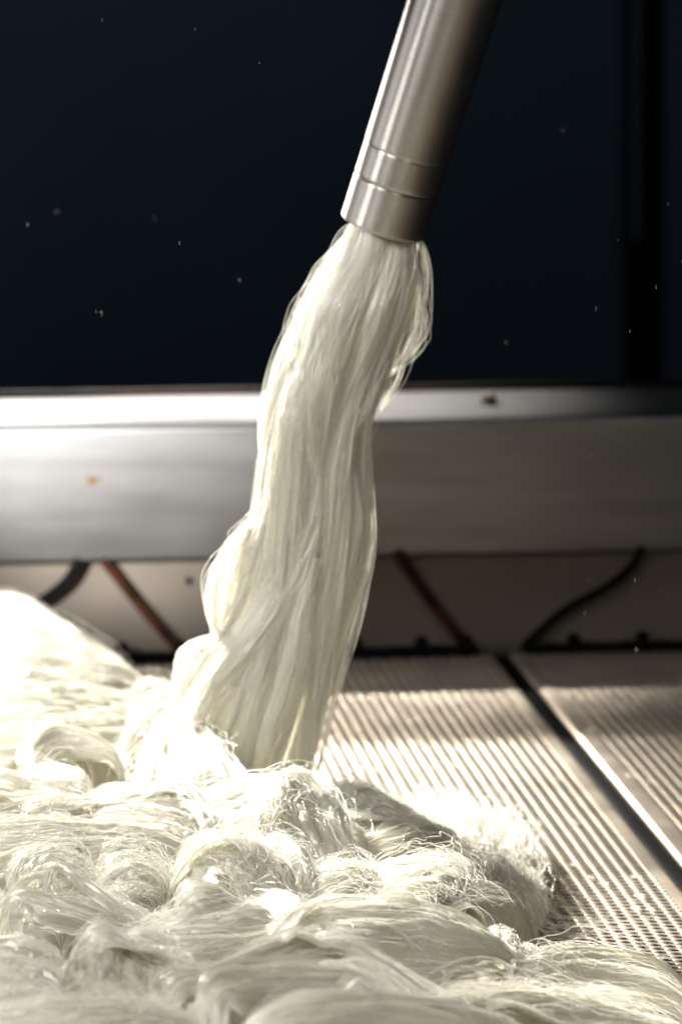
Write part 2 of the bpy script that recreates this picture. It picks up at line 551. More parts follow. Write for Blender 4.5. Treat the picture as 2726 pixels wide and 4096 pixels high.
a, z = to_panel(188.7, 581)
s_o = lathe('panel_screw', [(0.0001, 0.0016), (0.0012, 0.0014), (0.0018, 0.0008), (0.0019, -0.001)], B(a, 0.0052, z), -RY, M_BLACK, None, n=16)
tag(s_o, 'small dark screw head on the pale lower panel', 'screw')
bp = Q(488, 382, B(0.065, 0.05)[1]); bp[2] = H_TOP
bo = empty('rail_bolt', tuple(bp))
tag(bo, 'small domed bolt standing on the rail top right of the fiber', 'bolt')
lathe('bolt_head', [(0.0001, 0.0062), (0.0018, 0.0060), (0.0034, 0.0048), (0.0040, 0.003), (0.0040, 0.0008)], bp, UP, M_BOLT, bo, n=20)
lathe('washer', [(0.004, 0.001), (0.0060, 0.001), (0.0062, 0.0004), (0.0062, 0.0)], bp, UP, M_BOLT, bo, n=20)
# stain on the rail face
d = ray(92.5, 480); o_ = B(0, -0.0005); t = np.dot(o_ - CAMP, RY) / np.dot(d, RY); sp = CAMP + d * t
th = np.linspace(0, 2 * np.pi, 18, endpoint=False)
rad = 0.0028 + 0.0009 * np.sin(3 * th + 1) + 0.0006 * np.sin(5 * th)
V = [sp - RY * 0.0006] + [sp - RY * 0.00015 + RX * (rr_ * math.cos(a_) * 1.1) + UP * (rr_ * math.sin(a_) * 0.75) for rr_, a_ in zip(rad, th)]
stain_me = mesh('stain', V, [(0, i + 1, (i + 1) % 18 + 1) for i in range(18)])
link('stain', stain_me, M_STAIN, rail)

# dark machine post and a hose coil far behind
pc = Q(643, 200, 3.6)
post = empty('machine_post', (pc[0], 3.6, -0.79))
tag(post, 'black upright machine post in the dark at the far right', 'post')
ex, ey, ez = np.array([1.0, 0, 0]), np.array([0, 1.0, 0]), UP
wpx = 3.6 / 4500
prism('column', [(-21 * wpx, 0), (21 * wpx, 0), (21 * wpx, 0.05), (-21 * wpx, 0.05)], (pc[0], 3.6, -0.79), ex, ey, ez, 2.0, M_POST, post, 0.003)
prism('conduit', [(0.006 * math.cos(t), 0.006 * math.sin(t)) for t in np.linspace(0, 2 * math.pi, 14, endpoint=False)], (pc[0] - 0.004, 3.590, 0.12), ex, ey, ez, 1.0, M_BACK, post)
# rusty rod leaning behind the falling fiber
ra_, rb_ = Q(345, 262, 2.05), Q(303, 335, 2.05)
rod = lathe('rusty_rod', [(0.0001, 0), (0.006, 0.0005), (0.0062, 0.02), (0.006, 0.024), (0.0061, 0.034), (0.0001, 0.0345)], np.array(rb_), np.array(ra_ - rb_) + np.array([0, 0.004, 0]), M_RUST, None, n=20)
tag(rod, 'dark rusty rod half hidden behind the top of the falling fiber', 'rod')

# ------------------------------------------------------------------ pipe
tip = Q(382, 227, 1.79); top = Q(454, 0, 1.775)
AX = top - tip; AX /= np.linalg.norm(AX)
pipe = empty('steel_pipe', tuple(tip))
tag(pipe, 'brushed stainless steel pipe pouring fiber from its open lower end', 'pipe')
R0 = 0.01735
g = 0.0187; rg = 0.0322
lathe('nozzle_end', [(R0 - 0.0024, 0.030), (R0 - 0.0024, 0.0006), (R0 - 0.0020, 0.0), (R0 - 0.0006, 0.0), (R0 - 0.0001, 0.0005), (R0, 0.0010), (R0, 0.0016), (R0, g - 0.0012), (R0, g - 0.0006), (R0 - 0.0003, g - 0.0001), (R0 - 0.0008, g)], tip, AX, M_PIPE, pipe, n=128)
lathe('coupling_ring', [(R0 - 0.0008, g + 0.0001), (R0 - 0.0002, g + 0.0003), (R0, g + 0.0010), (R0, g + 0.0016), (R0, rg - 0.0012), (R0, rg - 0.0004), (R0 - 0.0002, rg)], tip, AX, M_PIPE, pipe, n=128)
lathe('barrel', [(R0 - 0.0002, rg + 0.0001), (R0 + 0.0001, rg + 0.0004), (R0 + 0.0001, rg + 0.0010), (R0 + 0.0002, rg + 0.006), (R0 + 0.0006, 0.09), (R0 + 0.0012, 0.155), (R0 + 0.0012, 0.16), (R0 - 0.0016, 0.1605), (R0 - 0.0024, 0.031)], tip, AX, M_PIPE, pipe, n=128)

# ------------------------------------------------------------------ fiber
EXTRA_TOP = []          # points of all folds, for the core of the pile


def strands(name, grid, nrm, n, parent, rng, off=(0.0001, 0.0006), frizz=0.0006, drift=0.06, fly=0.05, flyh=0.006, rad=0.00008, m=18, span=(0.35, 1.0), curl=0.0, edge=0.04):
    """fine hair curves running along the rows of a fold"""
    nu, nv = grid.shape[:2]
    ln = span[0] + (span[1] - span[0]) * rng.random(n)
    u0 = rng.random(n) * (1 - ln + 0.04) - 0.02
    t = np.linspace(0, 1, m)[None, :]
    u = np.clip(u0[:, None] + ln[:, None] * t, 0, 1)
    v = rng.uniform(-edge, 1 + edge, (n, 1)) + drift * wobble(n, m, 0.7, rng)
    vc = np.clip(v, 0, 1)
    fu = u * (nu - 1.001); fv = vc * (nv - 1.001)
    i = fu.astype(int); j = fv.astype(int); a = (fu - i)[..., None]; b = (fv - j)[..., None]
    def samp(G):
        return G[i, j] * (1 - a) * (1 - b) + G[i + 1, j] * a * (1 - b) + G[i, j + 1] * (1 - a) * b + G[i + 1, j + 1] * a * b
    p = samp(grid); nn = samp(nrm)
    side = grid[:, -1] - grid[:, 0]
    wdt = np.linalg.norm(side, axis=1, keepdims=True) + 1e-9
    sd = (side / wdt)[i] * 1.0
    over = (v - vc)[..., None] * wdt[i]
    o = rng.uniform(off[0], off[1], (n, 1)) + np.abs(wobble(n, m, 1.6, rng)) * frizz
    isfly = (rng.random((n, 1)) < fly)
    o = o + isfly * np.sin(np.pi * t) * rng.random((n, 1)) ** 2 * flyh
    lat = wobble(n, m, 2.0, rng) * frizz + isfly * wobble(n, m, 0.8, rng) * flyh * 0.6
    p = p + nn * o[..., None] + sd * lat[..., None] + sd * over
    p[..., 2] += (isfly * np.sin(np.pi * t) * flyh * 0.4 * rng.random((n, 1)))
    if curl:
        tt = t * rng.uniform(3, 7, (n, 1)) * 2 * np.pi + rng.uniform(0, 6.28, (n, 1))
        amp = curl * rng.random((n, 1))
        p = p + nn * (np.cos(tt) * amp)[..., None] + sd * (np.sin(tt) * amp)[..., None]
    return hair(name, p, rad * rng.uniform(0.6, 1.25, (n, 1)) * np.ones((1, m)), parent)


def hair(name, p, rad, parent):
    n, m = p.shape[:2]
    hc = bpy.data.hair_curves.new(name)
    hc.add_curves([m] * n)
    hc.position_data.foreach_set('vector', p.astype(np.float32).ravel())
    at = hc.attributes.get('radius') or hc.attributes.new('radius', 'FLOAT', 'POINT')
    at.data.foreach_set('value', rad.astype(np.float32).ravel())
    o = link(name, hc, M_HAIR, parent)
    o['kind'] = 'stuff'
    return o


def build_sheet(L, Rr, bulge, rng, ridge=1.0, tuck=0.004, res=0.0005, wave=0.0):
    """returns grid (nu,nv,3), normals, uv"""
    ln = np.linalg.norm(np.diff((L + Rr) / 2, axis=0), axis=1).sum()
    wd = np.linalg.norm(Rr - L, axis=1).max()
    nu = int(np.clip(ln / 0.0014, 16, 120)); nv = int(np.clip(wd / res, 10, 140))
    LR = spline(np.concatenate([(L + Rr) / 2, L, Rr], 1), nu)
    l, rt = LR[:, 3:6], LR[:, 6:9]
    v = np.linspace(0, 1, nv)
    base = l[:, None] * (1 - v)[None, :, None] + rt[:, None] * v[None, :, None]
    du = np.gradient((l + rt) / 2, axis=0); dv = rt - l
    n = np.cross(du, dv); n /= np.linalg.norm(n, axis=1)[:, None] + 1e-12
    mid = (l + rt) / 2
    # each fold faces up and towards the open side of the table
    ref = np.array([0, -0.75, 0.65])
    sgn = np.sign((n * ref).sum(1))
    if sgn.sum() < 0: n = -n
    n = n * 0.6 + ref * 0.4
    for _ in range(3):
        n[1:-1] = (n[:-2] + n[1:-1] * 2 + n[2:]) / 4
    n /= np.linalg.norm(n, axis=1)[:, None]
    vs = v ** rng.uniform(0.65, 1.5)
    prof = 0.65 * np.sqrt(np.clip(1 - (2 * vs - 1) ** 2, 0, 1)) + 0.35 * (1 - (2 * vs - 1) ** 2)
    W_ = wd
    dr = (wobble(1, nu, 0.6, rng)[0] * 0.22 + np.linspace(0, 1, nu) * rng.uniform(-0.35, 0.35)) * min(1.0, 0.02 / W_)

    def drifted(fu, fv):
        big = vnoise((nu, nv * 2), fu, fv * 2, rng)
        c = np.clip((v[None] + 0.5 + dr[:, None]) * nv, 0, 2 * nv - 1.001)
        c0 = c.astype(int); f = c - c0; r_ = np.arange(nu)[:, None]
        return big[r_, c0] * (1 - f) + big[r_, np.minimum(c0 + 1, 2 * nv - 1)] * f
    nz = drifted(ln / 0.045, W_ / 0.012) * 0.0022
    nz -= np.abs(drifted(ln / 0.05, W_ / 0.010)) * 0.0026 - 0.0010
    nz += drifted(ln / 0.035, W_ / 0.0045) * 0.0010
    nz -= np.abs(drifted(ln / 0.03, W_ / 0.0035)) * 0.0010
    nz += drifted(ln / 0.03, W_ / 0.0016) * 0.0005
    nz *= ridge * (0.25 + 0.75 * prof)[None, :]
    off = bulge * prof[None, :] + nz
    if wave:
        off = off + wave * vnoise((nu, nv), ln / 0.012, W_ / 0.03, rng)
    g = base + n[:, None] * off[..., None]
    # buried ends
    tt = np.linspace(0, 1, nu)
    endw = np.clip(1 - np.minimum(tt, 1 - tt) / 0.12, 0, 1) ** 2
    g[..., 2] -= (tuck * endw)[:, None]
    # lateral meander of the strands
    gu = np.gradient(g, axis=0); gv = np.gradient(g, axis=1)
    nn = np.cross(gu, gv); nn /= np.linalg.norm(nn, axis=2)[..., None] + 1e-12
    if (nn * n[:, None]).sum() < 0: nn = -nn
    s = np.concatenate([[0], np.cumsum(np.linalg.norm(np.diff(mid, axis=0), axis=1))])
    uvs = np.stack([np.broadcast_to(s[:, None], (nu, nv)), np.broadcast_to((v * W_)[None], (nu, nv))], -1) + rng.random(2) * 3
    return g, nn, uvs


def add_fold(name, g, nn, uvs, parent, rng, dens=5.0, label=None, sub=1.0, **kw):
    nu, nv = g.shape[:2]
    me = quad_mesh(name, g.reshape(-1, 3), grid_faces(nu, nv), uv=uvs.reshape(-1, 2))
    o = link(name, me, M_FOLD, parent)
    if label: o['label'] = label
    wd = np.linalg.norm(np.diff(g, axis=1), axis=2).sum(1).mean()
    ln = np.linalg.norm(np.diff(g, axis=0), axis=2).sum(0).mean()
    for q in range(int(sub * np.clip(wd / 0.006, 1, 7))):
        m_ = 40
        lu = rng.uniform(0.4, 0.95); ua = rng.uniform(0, 1 - lu); tt = np.linspace(0, 1, m_)
        u = ua + lu * tt
        vc = rng.uniform(0.06, 0.94) + rng.uniform(-0.22, 0.22) * tt + 0.05 * wobble(1, m_, 0.8, rng)[0]
        hw = rng.uniform(0.0008, 0.0026) / wd * (0.25 + np.sin(np.pi * np.clip(tt * 0.96 + 0.02, 0, 1)))
        ns = 7
        vv = np.clip(vc[:, None] + hw[:, None] * np.linspace(-1, 1, ns)[None], 0.01, 0.99)
        fu = np.broadcast_to((u * (nu - 1.001))[:, None], vv.shape); fv = vv * (nv - 1.001)
        i = fu.astype(int); j = fv.astype(int); a = (fu - i)[..., None]; b = (fv - j)[..., None]
        sm = lambda G: G[i, j] * (1 - a) * (1 - b) + G[i + 1, j] * a * (1 - b) + G[i, j + 1] * (1 - a) * b + G[i + 1, j + 1] * a * b
        lift = rng.uniform(0.0003, 0.0022) * np.sin(np.pi * tt)[:, None] * (0.6 + 0.4 * rng.random()) - 0.0003
        crown = rng.uniform(0.0005, 0.0014) * np.sqrt(np.clip(1 - np.linspace(-1, 1, ns) ** 2, 0, 1))[None]
        gg = sm(g) + sm(nn) * (lift + crown)[..., None]
        uvl = np.stack([fu / nu * ln, np.broadcast_to(np.linspace(0, 0.004, ns)[None], vv.shape)], -1) + rng.random(2)
        lo = link('lock', quad_mesh('lock', gg.reshape(-1, 3), grid_faces(m_, ns), uv=uvl.reshape(-1, 2)), M_FOLD)
        lo.parent = o
    n = int(wd * 1000 * dens)
    if n > 0:
        h = strands('loose_strands', g, nn, n, None, rng, **kw)
        h.parent = o
    return o


# ---- pile: folds given as rows of (left x, y, height mm, right x, y, height mm)
F_ = []


def fold(rows, bulge=4, ridge=1.0, dens=5.0, **kw):
    F_.append((rows, bulge, ridge, dens, kw))


fz = dict(frizz=0.0016, fly=0.16, flyh=0.008, drift=0.10)
# back-left hill
fold([(-30, 596, 52, -30, 690, 46), (20, 602, 52, 20, 702, 46), (55, 620, 47, 70, 706, 44), (85, 642, 40, 105, 708, 42), (115, 660, 32, 127, 706, 38), (140, 688, 24, 142, 708, 30)], 7)
fold([(-30, 640, 50, -30, 700, 47), (30, 650, 50, 30, 712, 46), (80, 668, 45, 85, 716, 44), (125, 690, 38, 128, 716, 40)], 5)
fold([(-30, 690, 49, -30, 758, 45), (40, 698, 49, 40, 755, 45), (90, 704, 46, 90, 748, 44), (135, 708, 42, 130, 742, 42)], 6)
fold([(108, 690, 34, 108, 712, 42), (150, 684, 36, 150, 714, 40), (188, 692, 34, 188, 715, 40)], 5)
fold([(120, 705, 44, 120, 745, 43), (160, 708, 44, 160, 760, 44), (210, 712, 40, 210, 770, 44), (260, 730, 36, 260, 785, 42), (310, 760, 26, 310, 800, 36)], 5)
# open loop
fold([(18, 772, 44, 36, 778, 46), (24, 746, 50, 54, 768, 46), (48, 727, 55, 76, 758, 46), (90, 734, 53, 104, 762, 46), (126, 758, 46, 120, 772, 44)], 3)
# tail of the stream twisting left
fold([(186, 692, 53, 198, 706, 52), (150, 715, 51, 166, 734, 48), (125, 735, 49, 140, 756, 46), (112, 760, 44, 127, 775, 43)], 4, dens=7, drift=0.12)
# frizzy cone at the foot of the stream
fold([(182, 700, 62, 192, 700, 62), (168, 725, 58, 206, 730, 58), (148, 755, 53, 235, 768, 54), (133, 785, 47, 265, 797, 48), (140, 802, 43, 270, 808, 43)], 9, dens=7, **fz)
fold([(28, 770, 46, 20, 802, 44), (50, 766, 49, 45, 806, 46), (80, 774, 49, 70, 814, 46), (94, 796, 43, 86, 822, 43)], 4)
fold([(-30, 772, 46, -30, 832, 44), (10, 776, 48, 10, 832, 46), (60, 795, 47, 55, 838, 46), (98, 822, 43, 92, 848, 43)], 5)
fold([(78, 806, 43, 88, 842, 43), (108, 788, 52, 115, 838, 46), (150, 789, 54, 150, 840, 46), (192, 806, 50, 182, 852, 44), (226, 850, 41, 205, 864, 39)], 5, dens=6)
fold([(158, 790, 51, 166, 802, 51), (190, 791, 56, 188, 806, 54), (211, 815, 52, 203, 827, 50), (227, 850, 43, 216, 854, 43)], 2)
fold([(-30, 826, 46, -30, 874, 42), (30, 823, 49, 30, 870, 44), (90, 825, 50, 90, 864, 43), (150, 831, 47, 150, 864, 42), (196, 846, 41, 190, 868, 39)], 6, dens=7)
fold([(8, 884, 42, 30, 892, 44), (20, 855, 49, 50, 888, 46), (50, 849, 51, 65, 885, 46), (80, 864, 47, 85, 888, 44), (97, 888, 42, 95, 894, 42)], 4, dens=6, **fz)
fold([(93, 888, 42, 100, 902, 44), (108, 862, 49, 115, 898, 46), (135, 854, 52, 135, 896, 46), (160, 864, 48, 155, 896, 45), (174, 888, 42, 165, 898, 42)], 4, dens=6, **fz)
# landing mass, fan
fold([(196, 800, 46, 196, 845, 43), (235, 784, 53, 235, 840, 47), (275, 779, 54, 275, 836, 48), (318, 781, 46, 318, 830, 44)], 5, dens=6, drift=0.10)
fold([(262, 796, 57, 315, 768, 60), (257, 812, 57, 326, 789, 56), (255, 832, 52, 342, 825, 49), (262, 854, 43, 368, 868, 38)], 6, ridge=1.3, dens=7, drift=0.10, fly=0.08)
fold([(230, 834, 47, 245, 828, 50), (250, 814, 55, 262, 820, 53), (264, 825, 52, 270, 838, 50), (256, 846, 46, 262, 854, 45)], 3, **fz)
fold([(318, 800, 40, 338, 838, 38), (340, 787, 41, 360, 836, 37), (366, 788, 37, 388, 836, 33), (392, 800, 30, 412, 840, 27), (418, 820, 22, 432, 848, 20)], 4, ridge=1.4, dens=8, fly=0.15, flyh=0.006, drift=0.14)
fold([(340, 852, 36, 350, 872, 33), (385, 827, 39, 395, 868, 32), (415, 820, 35, 430, 866, 28), (436, 826, 28, 468, 863, 21)], 4, ridge=1.2, dens=6, tuck=0.0005)
fold([(398, 818, 18, 393, 862, 20), (440, 812, 20, 440, 868, 20), (490, 822, 15, 490, 876, 15), (530, 840, 8, 545, 895, 6)], 6, ridge=1.8, dens=7, frizz=0.003, fly=0.5, flyh=0.010, curl=0.0016, span=(0.05, 0.25), drift=0.2, rad=0.00010)
fold([(362, 870, 37, 372, 888, 37), (400, 859, 41, 405, 882, 38), (440, 856, 37, 445, 880, 34), (470, 863, 29, 474, 878, 27)], 3, **fz)
fold([(302, 884, 43, 312, 908, 42), (325, 865, 49, 335, 904, 44), (350, 863, 48, 355, 898, 42), (372, 868, 39, 370, 892, 37)], 4, ridge=1.5, **fz)
# curly mound
fold([(168, 878, 45, 200, 850, 47), (193, 861, 54, 232, 847, 55), (222, 871, 56, 262, 857, 56), (238, 892, 50, 280, 880, 52), (240, 916, 43, 290, 908, 45)], 5, ridge=1.5, dens=8, frizz=0.0018, fly=0.2, flyh=0.007, curl=0.0008, drift=0.14)
fold([(225, 851, 47, 265, 846, 45), (262, 848, 54, 290, 850, 50), (290, 866, 53, 306, 873, 48), (298, 890, 48, 312, 896, 45), (300, 915, 43, 320, 908, 42)], 4, ridge=1.5, dens=8, frizz=0.0018, fly=0.2, flyh=0.007, curl=0.0008, drift=0.14)
fold([(180, 908, 45, 190, 924, 45), (179, 888, 53, 200, 914, 50), (195, 880, 56, 215, 912, 50), (225, 895, 50, 230, 918, 46), (254, 914, 43, 245, 925, 42)], 4, dens=6)
# right-hand lock and its curled end
fold([(360, 886, 40, 368, 918, 38), (420, 871, 41, 420, 918, 36), (478, 866, 28, 468, 912, 24), (514, 876, 17, 498, 920, 14), (534, 894, 9, 512, 930, 8), (541, 915, 3, 516, 944, 3)], 3, ridge=1.3, dens=8, fly=0.22, flyh=0.008, drift=0.14, frizz=0.0010)
fold([(465, 868, 26, 458, 896, 24), (500, 870, 19, 490, 900, 17), (526, 884, 11, 512, 912, 10), (545, 905, 4, 530, 930, 4)], 3, ridge=1.5, dens=9, **fz)
fold([(436, 906, 32, 428, 934, 30), (480, 889, 29, 480, 928, 24), (515, 900, 20, 505, 938, 16), (530, 934, 6, 515, 950, 6)], 5)
# horizontal masses
fold([(126, 928, 43, 122, 964, 42), (190, 911, 48, 190, 964, 43), (260, 904, 48, 260, 954, 43), (334, 912, 45, 334, 948, 42)], 5, dens=7)
fold([(296, 907, 45, 296, 944, 44), (350, 899, 46, 350, 938, 42), (400, 909, 42, 395, 938, 38), (444, 926, 35, 438, 944, 33)], 4, dens=6, fly=0.12)
fold([(15, 888, 46, 5, 920, 44), (60, 889, 48, 60, 930, 45), (110, 899, 47, 100, 940, 44), (164, 926, 43, 152, 950, 41)], 4, **fz)
fold([(296, 928, 45, 286, 964, 41), (350, 912, 49, 350, 978, 40), (400, 911, 47, 410, 985, 34), (450, 921, 43, 455, 985, 30), (490, 945, 34, 490, 983, 24), (504, 974, 22, 500, 988, 19)], 9, dens=6)
fold([(438, 921, 39, 542, 948, 19), (458, 938, 37, 538, 958, 20), (480, 959, 33, 522, 968, 22), (497, 978, 25, 504, 982, 23)], 3, ridge=2.0, dens=5)
fold([(488, 984, 22, 498, 994, 22), (525, 957, 29, 535, 993, 20), (565, 946, 27, 575, 996, 15), (610, 949, 21, 625, 1004, 11), (655, 961, 15, 662, 1016, 7), (696, 990, 4, 688, 1030, 3)], 6, ridge=1.3, dens=6)
fold([(555, 988, 17, 555, 1014, 16), (610, 990, 19, 620, 1028, 12), (660, 1008, 12, 675, 1040, 6), (700, 1035, 4, 705, 1060, 3)], 5)
# flat straps
fold([(34, 908, 46, 46, 911, 46), (42, 880, 55, 54, 884, 55), (48, 865, 59, 60, 872, 59), (75, 877, 58, 78, 889, 56), (105, 895, 53, 104, 908, 51), (144, 926, 42, 138, 936, 42)], 1.5, ridge=0.5, dens=3, tuck=0.001)
fold([(0, 902, 51, 6, 914, 51), (20, 890, 56, 22, 904, 55), (60, 901, 54, 58, 914, 52), (100, 915, 49, 98, 926, 48), (138, 928, 43, 132, 938, 43)], 1.5, ridge=0.5, dens=3, tuck=0.001)
fold([(14, 948, 46, 22, 946, 46), (8, 915, 57, 24, 918, 57), (12, 901, 61, 26, 908, 60), (40, 914, 58, 40, 923, 56), (75, 923, 53, 75, 932, 52), (114, 936, 45, 114, 942, 45)], 1.5, ridge=0.6, dens=3, tuck=0.001)
fold([(180, 988, 45, 190, 1002, 45), (230, 961, 51, 236, 976, 50), (280, 944, 53, 285, 959, 51), (328, 929, 49, 332, 946, 49)], 2.5)
fold([(296, 944, 48, 296, 954, 47), (335, 933, 54, 330, 946, 52), (380, 954, 50, 374, 968, 48), (430, 984, 42, 424, 997, 41), (474, 1006, 34, 468, 1016, 33)], 1.5, ridge=0.5, dens=4)
# foreground
fold([(90, 945, 54, 132, 935, 54), (74, 960, 55, 136, 955, 53), (64, 985, 50, 142, 985, 46), (70, 1014, 43, 168, 1014, 41)], 6, ridge=2.0, dens=5)
fold([(-20, 945, 50, -20, 1014, 44), (20, 941, 55, 15, 1010, 46), (50, 954, 53, 45, 1016, 44), (68, 988, 45, 62, 1024, 42)], 6)
fold([(130, 945, 48, 168, 948, 47), (140, 965, 50, 195, 968, 47), (150, 990, 46, 215, 995, 44), (160, 1022, 40, 225, 1022, 40)], 4, ridge=1.6, **fz)
fold([(200, 1030, 43, 225, 1036, 45), (198, 985, 55, 230, 1008, 52), (215, 967, 57, 245, 1014, 50), (260, 965, 54, 270, 1010, 48), (330, 964, 51, 330, 1006, 46), (404, 988, 42, 398, 1010, 40)], 6, dens=5)
fold([(-20, 1008, 51, -20, 1070, 44), (60, 1002, 53, 60, 1060, 46), (130, 1004, 51, 130, 1060, 45), (204, 1022, 44, 204, 1060, 42)], 5, **fz)
fold([(236, 1024, 52, 236, 1080, 46), (300, 994, 59, 300, 1070, 48), (360, 991, 58, 370, 1060, 46), (430, 1004, 51, 430, 1060, 44), (524, 1024, 38, 524, 1070, 35)], 9)
fold([(396, 1004, 41, 396, 1034, 40), (480, 987, 37, 480, 1030, 32), (560, 994, 27, 570, 1036, 22), (640, 1007, 17, 650, 1055, 12), (704, 1034, 6, 704, 1065, 5)], 5, **fz)
fold([(-40, 1050, 48, -40, 1130, 40), (150, 1045, 48, 150, 1130, 40), (350, 1050, 46, 350, 1130, 38), (520, 1055, 34, 520, 1120, 28), (700, 1070, 8, 700, 1120, 6)], 8)

# the heap goes on past the picture to the left and towards the viewer
OUT = []
for k, (xa, xb, ya, yb) in enumerate([(-0.55, -0.16, 2.05, 2.2), (-0.55, -0.17, 1.88, 2.06), (-0.55, -0.16, 1.70, 1.90), (-0.55, -0.15, 1.52, 1.72), (-0.55, -0.13, 1.36, 1.54),
                                      (-0.55, -0.02, 1.18, 1.40), (-0.10, 0.14, 1.16, 1.34), (-0.5, 0.10, 1.0, 1.2)]):
    xs_ = np.linspace(xa, xb, 5)
    OUT.append((np.array([(x, yb, 0.036 + 0.008 * math.sin(k + 9 * x)) for x in xs_]), np.array([(x, ya, 0.030 + 0.008 * math.cos(k + 7 * x)) for x in xs_])))

pile = empty('fiber_pile', tuple(P(200, 900, 0)))
tag(pile, 'heap of glossy cream white fiber folded in loose locks on the plates', 'fiber pile')
ALL = []
fold_labels = {5: 'open backlit loop of flat fiber', 7: 'frizzy cone of net-like strands', 16: 'upright fan of fiber with parallel strands', 20: 'low ragged heap of short frizz',
               23: 'curly mound of combed strands', 26: 'long lock ending in a curl at the right'}
for k, (rows, bulge, ridge, dens, kw) in enumerate(F_):
    rng = np.random.default_rng(100 + k)
    L = np.array([P(r_[0], r_[1], r_[2] / 1000) for r_ in rows]); Rr = np.array([P(r_[3], r_[4], r_[5] / 1000) for r_ in rows])
    tk = kw.pop('tuck', 0.004) if 'tuck' in kw else 0.004
    g, nn, uvs = build_sheet(L, Rr, bulge * 0.75 / 1000, rng, ridge, tuck=tk)
    ALL.append(g.reshape(-1, 3))
    add_fold('fold', g, nn, uvs, pile, rng, dens, label=fold_labels.get(k), **kw)

for k, (L, Rr) in enumerate(OUT):
    rng = np.random.default_rng(900 + k)
    g, nn, uvs = build_sheet(L, Rr, 0.014, rng, 3.0, tuck=0.012, res=0.002)
    ALL.append(g.reshape(-1, 3))
    add_fold('fold', g, nn, uvs, pile, rng, 1.0, sub=0, rad=0.00012)

# core of the pile: a heap under the folds
allp = np.concatenate(ALL)
x0, x1, y0, y1 = allp[:, 0].min() - 0.005, allp[:, 0].max() + 0.005, allp[:, 1].min() - 0.005, allp[:, 1].max() + 0.005
cell = 0.003
nx, ny = int((x1 - x0) / cell) + 1, int((y1 - y0) / cell) + 1
Hm = np.full((nx, ny), 1.0)
ii = ((allp[:, 0] - x0) / cell).astype(int); jj = ((allp[:, 1] - y0) / cell).astype(int)
np.minimum.at(Hm, (ii, jj), allp[:, 2])
mask = Hm < 0.99
for _ in range(4):                                            # close gaps between folds
    mk = mask.copy()
    mk[1:] |= mask[:-1]; mk[:-1] |= mask[1:]; mk[:, 1:] |= mask[:, :-1]; mk[:, :-1] |= mask[:, 1:]
    avg = np.zeros_like(Hm); cnt = np.zeros_like(Hm)
    for sx, sy in ((1, 0), (-1, 0), (0, 1), (0, -1)):
        s_ = np.roll(np.roll(np.where(mask, Hm, 0), sx, 0), sy, 1); c_ = np.roll(np.roll(mask.astype(float), sx, 0), sy, 1)
        avg += s_; cnt += c_
    fillm = mk & ~mask & (cnt > 0)
    Hm[fillm] = (avg / np.maximum(cnt, 1))[fillm]
    mask = mask | fillm
for _ in range(4):                                            # shrink back
    mk = mask.copy()
    mk[1:] &= mask[:-1]; mk[:-1] &= mask[1:]; mk[:, 1:] &= mask[:, :-1]; mk[:, :-1] &= mask[:, 1:]
    mask = mk
Hc = np.where(mask, np.clip(Hm - 0.012, 0.0, 1) * 0.7, 0.0)
for _ in range(6):
    s_ = Hc.copy()
    s_[1:-1, 1:-1] = (Hc[:-2, 1:-1] + Hc[2:, 1:-1] + Hc[1:-1, :-2] + Hc[1:-1, 2:] + 2 * Hc[1:-1, 1:-1]) / 6
    Hc = np.minimum(s_, Hc + 0.002)
Hc = np.where(mask, np.maximum(Hc, 0.0012), -0.004)
gx = x0 + np.arange(nx) * cell; gy = y0 + np.arange(ny) * cell
core = np.stack([*np.meshgrid(gx, gy, indexing='ij'), Hc], -1)
fc = grid_faces(nx, ny)
keep = (mask.ravel()[fc]).any(1)
cuv = np.stack([core[..., 0], core[..., 1]], -1)
me = quad_mesh('core', core.reshape(-1, 3), fc[keep], uv=cuv.reshape(-1, 2))
link('core', me, M_FOLD, pile)

# ---- falling tow
tow = empty('falling_tow', tuple(Q(225, 775, 1.79)))
tag(tow, 'thick cream fiber tow falling from the pipe and fanning onto the pile', 'fiber tow')
ENV = [(205, 352, 414), (240, 347, 421), (270, 328, 420), (304, 306, 416), (345, 289, 402), (391, 275, 386), (434, 263, 371), (480, 256, 371), (521, 250, 373), (548, 240, 371), (578, 232, 364),
       (621, 222, 349), (651, 208, 343), (695, 187, 332), (738, 162, 320), (790, 145, 310), (815, 145, 308)]
ENV = np.array(ENV, float)
ENV[:, 1] += np.where(ENV[:, 0] < 630, 5, 3); ENV[:, 2] -= np.where(ENV[:, 0] < 320, 2, np.where(ENV[:, 0] < 630, 6, 4))
DT = 1.79


def env_pt(y, v, front=1.0, extra=0.0):
    """point on the tow: y picture row, v 0..1 across, front +1 near side / -1 far side"""
    xl = np.interp(y, ENV[:, 0], ENV[:, 1]); xr = np.interp(y, ENV[:, 0], ENV[:, 2])
    x = xl + (xr - xl) * v
    half = (xr - xl) / 2 * DT / 4500
    dep = 0.55 * half * math.sqrt(max(0, 1 - (2 * v - 1) ** 2))
    D = DT - front * dep - extra
    return Q(x, y, D)


rng = np.random.default_rng(5)
# core tube
ys = np.linspace(200, 812, 150)
nth = 90
V = []
rid = vnoise((150, nth), 7, 14, rng) * 0.0018 + vnoise((150, nth), 9, 34, rng) * 0.0012 + vnoise((150, nth), 12, 70, rng) * 0.0006
for i, y in enumerate(ys):
    for j in range(nth):
        V.append(env_pt(y, 0.02 + 0.96 * j / (nth - 1), 0.6, rid[i, j] - 0.0012))
V = np.array(V)
uvt = np.stack([np.repeat(ys * 0.0004, nth), np.tile(np.arange(nth) / nth * 0.05, 150)], 1)
link('core', quad_mesh('core', V, grid_faces(150, nth), uv=uvt), M_FOLD, tow)


